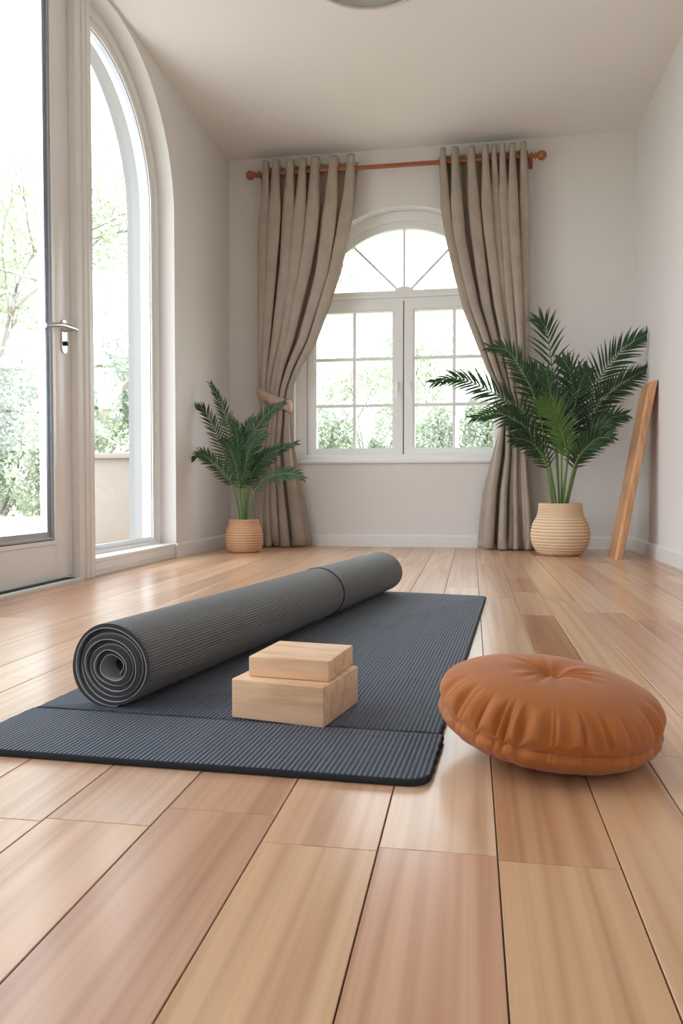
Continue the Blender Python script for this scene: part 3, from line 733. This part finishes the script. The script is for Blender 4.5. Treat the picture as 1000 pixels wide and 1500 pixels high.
# ---------------------------------------------------------------- flat mat
def flat_mat():
    FL, FR, BR, BL = V((-.872, 1.172)), V((-.066, 1.150)), V((.062, 3.19)), V((-.76, 3.34))
    def quadpt(u, v): return (FL.lerp(FR, u)).lerp(BL.lerp(BR, u), v)
    t = thing('yoga_mat', 'flat slate-blue ribbed yoga mat spread out on the floor', 'yoga mat', (-.45, 2.2, 0))
    H = .0115
    def panel(name, v0, v1, outset, rf, rb, hgt):
        # outline as list of (u,v) with rounded corners in metres
        def corner(cu, cv, r, a0):
            return [(cu, cv, r, a0 + i * PI / 2 / 8) for i in range(9)]
        c = [quadpt(0, v0), quadpt(1, v0), quadpt(1, v1), quadpt(0, v1)]
        ex = (c[1] - c[0]).normalized(); c[0] = c[0] - ex * outset * .4; c[1] = c[1] + ex * outset; c[2] = c[2] + ex * outset; c[3] = c[3] - ex * outset * .4
        out = []
        for k in range(4):
            p, a, b = c[k], c[k - 1], c[(k + 1) % 4]; r = (rf, rf, rb, rb)[k]
            d1, d2 = (a - p).normalized(), (b - p).normalized()
            if r < .002: out.append(p); continue
            A_, B_ = p + d1 * r, p + d2 * r
            for i in range(9):
                s = i / 8; out.append(A_ * (1 - s) ** 2 + p * 2 * s * (1 - s) + B_ * s * s)
        # resample straight runs for the scalloped rib ends
        dense = []
        for k in range(len(out)):
            p, q = out[k], out[(k + 1) % len(out)]; m = max(1, int((q - p).length / .0035))
            for i in range(m): dense.append(p.lerp(q, i / m))
        cen = sum(dense, V((0, 0))) / len(dense)
        bm = bmesh.new(); uvl = bm.loops.layers.uv.new('UVMap'); n = len(dense); rings = []
        N_ = []
        for k in range(n):
            d = dense[(k + 1) % n] - dense[k - 1]; d.normalize(); N_.append(V((-d.y, d.x)))
        for (off, z) in ((0.0015, 0.0002), (-.0005, hgt * .35), (0, hgt * .7), (.0014, hgt * .93), (.0045, hgt)):
            ring = []
            for k in range(n):
                p = dense[k]; sc = .0009 * math.sin(2 * PI * (p.x * 1.0 + p.y * .15) / .0085) + .0009 * math.sin(p.y * 2 * PI / .011)
                q = p + N_[k] * (off + sc * (z > .003)); ring.append(bm.verts.new((q.x, q.y, z)))
            rings.append(ring)
        for ri, (r, s) in enumerate(zip(rings, rings[1:])):
            for k in range(n):
                f = bm.faces.new((r[k], r[(k + 1) % n], s[(k + 1) % n], s[k])); f.material_index = 1 if ri < 3 else 0
        f = bm.faces.new(rings[-1]); f.material_index = 0
        f = bm.faces.new(rings[0][::-1]); f.material_index = 1
        ang = math.atan2(.128, 2.04); ca, sa = math.cos(ang), math.sin(ang)
        for f in bm.faces:
            for lp in f.loops:
                x, y = lp.vert.co.x, lp.vert.co.y; lp[uvl].uv = (x * ca - y * sa, x * sa + y * ca)
        return obj(name, bm, [M['mat_top'], M['mat_dark']], t, ang=.9)
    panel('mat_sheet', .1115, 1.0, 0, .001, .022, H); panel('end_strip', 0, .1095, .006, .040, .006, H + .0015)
flat_mat()

# ---------------------------------------------------------------- rolled mat
def rolled():
    N0, F0 = V((-.704, 1.435, 0)), V((-.372, 3.235, 0))
    ax = (F0 - N0).normalized(); px = V((ax.y, -ax.x, 0)); L = (F0 - N0).length
    z0 = .012
    t = thing('rolled_yoga_mat', 'charcoal grey yoga mat rolled into a thick cylinder lying on the flat mat', 'yoga mat', (N0.x, N0.y, z0))
    turns, R, thk = 5.9, .0985, .0100
    pitch = (R - .031) / turns
    def cs(th, r):
        """cross-section point, th measured from the bottom going round"""
        sq = max(0, 1 - r / .05)
        rr = r * (1 + .08 * sq * math.cos(4 * (th - .4)) + .02 * math.sin(2 * th + r * 60) + .015 * math.sin(3 * th + r * 90))
        x = rr * math.cos(th) * 1.03; z = rr * math.sin(th)
        if z < 0: z = z * .93; z = max(z, -.0855 * (1 - .10 * (abs(x) / .10) ** 4)) if r > .084 else z
        z = z * .94 - .004
        return x, z
    cz = z0 + .0870
    th_end = -.62 * PI                                                # outer end of the sheet tucked low right
    def spiral(ra, rb_off):
        S = []
        n = int(turns * 56)
        for i in range(n + 1):
            th = th_end + .5 - 2 * PI * (n - i) / 56
            r = .031 + pitch * (i / 56)
            S.append((th, r))
        return S
    S = spiral(0, 0)
    zmin = min(cs(th, r)[1] for th, r in S); cz = z0 + .0006 - zmin
    vs = [0, .004, .012, .06, .5 * L * .4] + [L * k / 14 for k in range(4, 14)] + [L - .05, L - .012, L - .004, L]; vs = sorted(set(vs))
    bm = bmesh.new(); uvl = bm.loops.layers.uv.new('UVMap')
    grid_o, grid_i, s_len = [], [], []
    acc = 0; last = None
    for (th, r) in S:
        x, z = cs(th, r); 
        if last: acc += math.hypot(x - last[0], z - last[1])
        last = (x, z); s_len.append(acc)
        tk = thk * (.95 if r > .03 else .8)
        xi, zi = cs(th, r - tk)
        co, ci = [], []
        for v in vs:
            tele = .004 * math.sin(th * .5 + 1) * (1 if v < .1 else 0)
            base = N0 + ax * (v + tele)
            sw = 1 + .006 * math.sin(v * 4 + th)
            e = 0.0
            if v < .003 or v > L - .003: e = .0016
            co.append(bm.verts.new(base + px * (x * (1 - e * 9)) * sw + V((0, 0, cz + z * (1 - e * 6)))))
            ci.append(bm.verts.new(base + px * xi + V((0, 0, cz + zi))))
        grid_o.append(co); grid_i.append(ci)
    n = len(S); m = len(vs); UV = {}
    for i in range(n):
        for j in range(m): UV[grid_o[i][j]] = (s_len[i], vs[j]); UV[grid_i[i][j]] = (s_len[i], vs[j])
    def F(vv, mi):
        f = bm.faces.new(vv); f.material_index = mi
        for lp in f.loops: lp[uvl].uv = UV[lp.vert]
    for i in range(n - 1):
        for j in range(m - 1):
            F((grid_o[i][j], grid_o[i + 1][j], grid_o[i + 1][j + 1], grid_o[i][j + 1]), 0)
            F((grid_i[i][j], grid_i[i][j + 1], grid_i[i + 1][j + 1], grid_i[i + 1][j]), 0)
        F((grid_o[i][0], grid_i[i][0], grid_i[i + 1][0], grid_o[i + 1][0]), 1)
        F((grid_o[i][-1], grid_o[i + 1][-1], grid_i[i + 1][-1], grid_i[i][-1]), 1)
    for a in (0, n - 1):
        for j in range(m - 1): F((grid_o[a][j], grid_o[a][j + 1], grid_i[a][j + 1], grid_i[a][j]), 1)
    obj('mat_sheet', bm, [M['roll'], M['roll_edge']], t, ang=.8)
    # pale backing showing as a thin line between the turns at both ends
    for v0, v1 in ((-.0012, .05), (L - .05, L + .0012)):
        prev = None; bm = bmesh.new()
        for (th, r) in S:
            q = []
            for rr in (r - thk * .90, r - thk * .90 - .0015):
                x, z = cs(th, rr)
                for v in (v0, v1):
                    tele = .004 * math.sin(th * .5 + 1) * (1 if v < .1 else 0); q.append(bm.verts.new(N0 + ax * (v + tele) + px * x + V((0, 0, cz + z))))
            if prev:
                for (a, b) in ((0, 1), (1, 3), (3, 2), (2, 0)): bm.faces.new((prev[a], prev[b], q[b], q[a]))
            prev = q
        obj('backing', bm, M['roll_back'], t, ang=.8)['label'] = 'pale grey backing between the turns'
    # seam groove running round the roll
    bm = bmesh.new(); sv = L * .605; prevr = None
    loop = []
    for k in range(80):
        th = th_end + .5 - 2 * PI * k / 80; r = R - pitch * k / 80
        x, z = cs(th, r + .0004); loop.append(N0 + ax * (sv + .012 * math.sin(th)) + px * x + V((0, 0, cz + z)))
    tube(bm, loop, .0022, 6); obj('seam', bm, M['mat_dark'], t)
rolled()

# ---------------------------------------------------------------- wooden blocks
def block(name, label, corner, u, v, h, z, sx, sy):
    """corner = front-left at base, u = unit dir of the front face, v = unit dir to the back"""
    o = bmesh.new(); box(o, (0, 0, 0), (sx, sy, h), .003, 3)
    ob = obj(name, o, M['block']); ob.matrix_world = Matrix(((u.x, v.x, 0, corner[0]), (u.y, v.y, 0, corner[1]), (0, 0, 1, z), (0, 0, 0, 1)))
    tag(ob, label, 'yoga block', 'wooden yoga blocks on the mat'); return ob
a_ = -.20
block('yoga_block', 'thick pale wooden block lying on the mat, bottom of the two', (-.449, 1.408), V((math.cos(a_), math.sin(a_), 0)), V((-math.sin(a_), math.cos(a_), 0)), .0755, .0121, .190, .185)
a_ = -.13
block('yoga_block', 'thinner pale wooden block stacked on top of the thicker one', (-.421, 1.428), V((math.cos(a_), math.sin(a_), 0)), V((-math.sin(a_), math.cos(a_), 0)), .039, .0879, .163, .160)

# ---------------------------------------------------------------- round cushion
def cushion():
    cx, cy, R = .131, 1.352, .188
    t = thing('floor_cushion', 'round rust-orange velvet floor cushion with a dimpled centre', 'cushion', (cx, cy, 0))
    rnd = random.Random(4)
    folds = [(rnd.uniform(0, 2 * PI), rnd.uniform(.15, .8), rnd.uniform(.02, .05)) for _ in range(30)]
    folds += [(-PI / 2 + rnd.uniform(-1.1, .45), rnd.uniform(.8, 2.2), rnd.uniform(.014, .03)) for _ in range(13)]
    folds += [(-PI / 2 + d, a, w_) for d, a, w_ in ((-.72, 1.5, .06), (-.52, 1.2, .05), (-.30, 1.4, .05), (-.12, 1.1, .045), (.06, 1.2, .05), (.30, 2.2, .06), (1.02, 1.9, .07), (.62, .8, .05), (-1.0, 1.4, .07), (-1.3, 1.2, .07), (1.3, 1.3, .08))]
    def fold(a):
        s = 0
        for fa, am, w_ in folds:
            d = (a - fa + PI) % (2 * PI) - PI; s += am * math.exp(-(d / w_) ** 2)
        return s
    tilt = Matrix.Rotation(R_TX, 3, 'X') @ Matrix.Rotation(R_TY, 3, 'Y')
    NA, NR = 540, 64; FO = [fold(2 * PI * k / NA) for k in range(NA)]
    mF = sum(FO) / NA
    def surf(k, s, top):
        """s 0 centre .. 1 rim"""
        a = 2 * PI * k / NA
        rim = R * (1 + .008 * math.sin(3 * a + 1) + .006 * math.sin(5 * a))
        r = rim * math.sin(s * PI / 2) ** .98 if s < 1 else rim
        hgt = math.cos(s * PI / 2) ** .78
        if top:
            z = .080 * hgt
            z -= .019 * math.exp(-(r / .022) ** 2) + .010 * math.exp(-(r / .065) ** 2)
            z += .0022 * math.sin(a * 11 + 2 * math.sin(a * 3)) * math.exp(-((r - .045) / .03) ** 2)
            g = smoothstep(.52, .88, s)
            z -= .0125 * g * (FO[k] - mF) * hgt ** .4 * (1 - .0 * s)
            r -= .0022 * smoothstep(.55, .93, s) * (FO[k] - mF)
        else:
            z = -.064 * hgt
            g = smoothstep(.35, .86, s)
            z += .0016 * g * (FO[(k + 8) % NA] - mF) * hgt ** .4; r -= .0022 * smoothstep(.8, .97, s) * (FO[k] - mF)
        pinch = math.exp(-((1 - s) / .05) ** 2) * .006; r -= pinch
        return V((r * math.cos(a), r * math.sin(a), z))
    pts = {}
    allz = []
    for top in (0, 1):
        for j in range(NR + 1):
            for k in range(NA):
                q = tilt @ surf(k, (j / NR), top); pts[top, j, k] = q; allz.append(q.z)
    dz = -min(allz) - .004 + .0045
    for top, nm in ((1, 'top_panel'), (0, 'bottom_panel')):
        bm = bmesh.new(); cvt = bm.verts.new(pts[top, 0, 0] + V((cx, cy, dz))); rows = []
        for j in range(1, NR + 1): rows.append([bm.verts.new(pts[top, j, k] + V((cx, cy, dz))) for k in range(NA)])
        for k in range(NA): bm.faces.new((cvt, rows[0][k], rows[0][(k + 1) % NA]))
        for r, s in zip(rows, rows[1:]):
            for k in range(NA): bm.faces.new((r[k], s[k], s[(k + 1) % NA], r[(k + 1) % NA]))
        obj(nm, bm, M['cushion'], t, ang=3)
    bm = bmesh.new(); lp = [pts[1, NR, k] + V((cx, cy, dz)) for k in range(0, NA, 2)]; lp.append(lp[0])
    tube(bm, lp, .0013, 6, cap=False); obj('seam', bm, M['cord'], t, ang=3)
R_TX, R_TY = math.radians(4), math.radians(5)
cushion()

# ---------------------------------------------------------------- outside: terrace, parapet, garden
bm = bmesh.new(); box(bm, (-14, -4, -.20), (XL - TW + .005, 10.2, -.03)); box(bm, (-14, 10.2, -.2), (XL - TW, 10.45, .03), .01)
tag(obj('terrace', bm, M['terrace']), 'pale stone terrace outside the glazed door', 'terrace', kind='structure')
bm = bmesh.new(); box(bm, (-60, -40, -.5), (60, 70, -.21)); tag(obj('lawn', bm, M['grass']), kind='structure')
bm = bmesh.new(); box(bm, (-3.62, 6.15, -.03), (XL - TW, 6.33, .70), .004); box(bm, (-3.66, 6.11, .70), (XL - TW, 6.37, .745), .008)
tag(obj('garden_wall', bm, M['parapet']), kind='structure')
def make_tree(label, x, y, h, cr, seed, leafy=1.0, mat='tree_leaf', trunk=.10, lean=0.0, lsz=.10, group=None, z0=-.21, low=.35):
    rnd = random.Random(seed)
    t = thing('garden_tree', label, 'tree', (x, y, z0), group)
    bm = bmesh.new(); tips = []
    def grow(p, d, ln, r, lev):
        pts = [p]; rad = [r]; q = p.copy(); dd = d.copy()
        for i in range(4):
            dd = (dd + V((rnd.uniform(-.2, .2), rnd.uniform(-.2, .2), rnd.uniform(-.06, .12)))).normalized(); q = q + dd * ln / 4
            pts.append(q.copy()); rad.append(r * (1 - .13 * (i + 1)))
            if lev >= 2: tips.append(q.copy())
        tube(bm, pts, rad, 6 if lev < 2 else 4)
        if lev < 4:
            for k in range(rnd.choice((2, 3, 3))):
                a = rnd.uniform(0, 2 * PI); sp = rnd.uniform(.45, .95)
                nd = (dd + V((math.cos(a) * sp, math.sin(a) * sp, rnd.uniform(-.15, .35)))).normalized()
                grow(pts[rnd.choice((3, 4, 4))], nd, ln * rnd.uniform(.62, .85), r * .55, lev + 1)
    grow(V((x, y, z0)), V((lean, 0, 1)).normalized(), h * low, trunk, 0)
    obj('trunk', bm, M['bark'], t)
    bm = bmesh.new(); n = int(2600 * leafy)
    for i in range(n):
        c = rnd.choice(tips); s = cr * .22
        c = c + V((rnd.gauss(0, s), rnd.gauss(0, s), rnd.gauss(0, s * .8)))
        if c.z < z0 + .1 or c.x > -2.6 and c.y < 7.0: continue
        a = V((rnd.uniform(-1, 1), rnd.uniform(-1, 1), rnd.uniform(-1, 1))).normalized(); b = a.cross(V((rnd.uniform(-1, 1), rnd.uniform(-1, 1), rnd.uniform(-1, 1)))).normalized()
        l = lsz * rnd.uniform(.6, 1.2)
        bm.faces.new([bm.verts.new(c + a * l), bm.verts.new(c + b * l * .5), bm.verts.new(c - a * l), bm.verts.new(c - b * l * .5)])
    obj('foliage', bm, M[mat], t, sm=False, recalc=False)
    return t
def make_shrub(label, x, y, rx, ry, rz, seed, n=3000, mat='tree_leaf2', z0=-.21, group=None, lsz=.09):
    rnd = random.Random(seed); t = thing('garden_shrub', label, 'shrub', (x, y, z0), group)
    bm = bmesh.new()
    for k in range(7):
        a = rnd.uniform(0, 2 * PI); tube(bm, [(x, y, z0), (x + .3 * rx * math.cos(a), y + .3 * ry * math.sin(a), z0 + rz * .5), (x + .6 * rx * math.cos(a), y + .6 * ry * math.sin(a), z0 + rz * 1.1)], [.05, .03, .015], 5)
    obj('branches', bm, M['bark'], t); bm = bmesh.new()
    lob = [(rnd.uniform(-.6, .6) * rx, rnd.uniform(-.5, .5) * ry, rnd.uniform(.35, 1.5) * rz, rnd.uniform(.35, .6)) for _ in range(16)]
    for i in range(n):
        lx, ly, lz, lr = rnd.choice(lob); d = V((rnd.gauss(0, 1), rnd.gauss(0, 1), rnd.gauss(0, 1))).normalized() * rnd.uniform(.6, 1) ** .5 * lr
        c = V((x + lx + d.x * rx, y + ly + d.y * ry, max(z0 + .05, z0 + lz + d.z * rz)))
        a = V((rnd.uniform(-1, 1), rnd.uniform(-1, 1), rnd.uniform(-1, 1))).normalized(); b = a.cross(V((rnd.uniform(-1, 1), rnd.uniform(-1, 1), 1))).normalized()
        l = lsz * rnd.uniform(.6, 1.2)
        bm.faces.new([bm.verts.new(c + a * l), bm.verts.new(c + b * l * .5), bm.verts.new(c - a * l), bm.verts.new(c - b * l * .5)])
    obj('foliage', bm, M[mat], t, sm=False, recalc=False)
make_shrub('big rounded pale green shrub outside the glazed door', -8.6, 13.0, 2.0, 1.5, 1.75, 31, 16000, 'tree_leaf2', lsz=.055)
make_tree('tall tree behind the shrub, leafy branch high in the door glass', -10.6, 16.0, 8.0, 2.4, 17, 2.6, 'tree_leaf', .16, lsz=.075)
make_tree('garden tree with bare dark forking branches seen through the tall side window', -6.35, 12.4, 8.0, 2.0, 23, 2.4, 'tree_leaf', .13, -.05, lsz=.07)
make_tree('bushier green tree filling the middle of the tall side window', -7.9, 15.6, 4.6, 2.0, 29, 3.0, 'tree_leaf2', .10, lsz=.07, low=.25)
make_shrub('low pale shrub behind the garden wall at the tall side window', -5.9, 10.9, 1.0, .8, 1.25, 37, 7000, 'tree_leaf', lsz=.055)
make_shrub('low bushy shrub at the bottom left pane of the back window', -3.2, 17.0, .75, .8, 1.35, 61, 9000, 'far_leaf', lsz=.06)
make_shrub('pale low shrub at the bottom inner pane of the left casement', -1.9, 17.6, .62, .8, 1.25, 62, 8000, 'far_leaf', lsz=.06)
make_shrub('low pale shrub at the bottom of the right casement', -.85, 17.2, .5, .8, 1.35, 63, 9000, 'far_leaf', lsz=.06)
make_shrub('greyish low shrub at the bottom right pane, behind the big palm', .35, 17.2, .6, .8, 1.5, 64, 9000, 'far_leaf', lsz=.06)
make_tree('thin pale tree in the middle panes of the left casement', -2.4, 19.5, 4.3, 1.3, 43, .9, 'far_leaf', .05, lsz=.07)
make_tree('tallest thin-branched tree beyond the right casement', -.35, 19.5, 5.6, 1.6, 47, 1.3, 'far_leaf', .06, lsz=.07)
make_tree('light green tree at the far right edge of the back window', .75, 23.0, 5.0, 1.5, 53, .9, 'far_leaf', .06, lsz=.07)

# ---------------------------------------------------------------- light
w_ = bpy.data.worlds.new('overcast_sky'); SC.world = w_; w_.use_nodes = True
bg = w_.node_tree.nodes['Background']; bg.inputs[0].default_value = (.89, .945, 1.0, 1); bg.inputs[1].default_value = 1.0
def portal(name, loc, rot, sx, sy):
    l = bpy.data.lights.new(name, 'AREA'); l.shape = 'RECTANGLE'; l.size = sx; l.size_y = sy; l.cycles.is_portal = True
    o = bpy.data.objects.new(name, l); COL.objects.link(o); o.location = loc; o.rotation_euler = rot
portal('left_opening_portal', (XL - TW - .01, 2.61, 1.5), (0, -PI / 2, 0), 3.0, 4.32)
portal('added_window_portal', ((FX0 + FX1) / 2, YF - .26, 1.65), (PI / 2, 0, 0), 1.26, 1.6)  # guides sky sampling through the added rear opening
portal('back_window_portal', (WX, YB + TW + .01, 1.63), (-PI / 2, 0, 0), 1.70, 1.94)

# ---------------------------------------------------------------- camera (1000 x 1500)
cd = bpy.data.cameras.new('camera'); cam = bpy.data.objects.new('camera', cd); COL.objects.link(cam)
cd.sensor_fit = 'VERTICAL'; cd.sensor_height = 36.0; cd.lens = 1132.0 / 1500 * 36.0; cd.clip_start = .02
yaw = math.atan(190 / 1132); pit = math.atan(35 / 1132)
cam.location = (0, 0, .45); cam.rotation_euler = (PI / 2 - pit, 0, yaw)
SC.camera = cam
vs_ = SC.view_settings; vs_.view_transform = 'Standard'; vs_.look = 'None'; vs_.gamma = 1.0; vs_.use_curve_mapping = False
vs_.exposure = 2.62
SC.cycles.sample_clamp_indirect = 6; SC.cycles.max_bounces = 12; SC.cycles.diffuse_bounces = 6; SC.cycles.transparent_max_bounces = 16
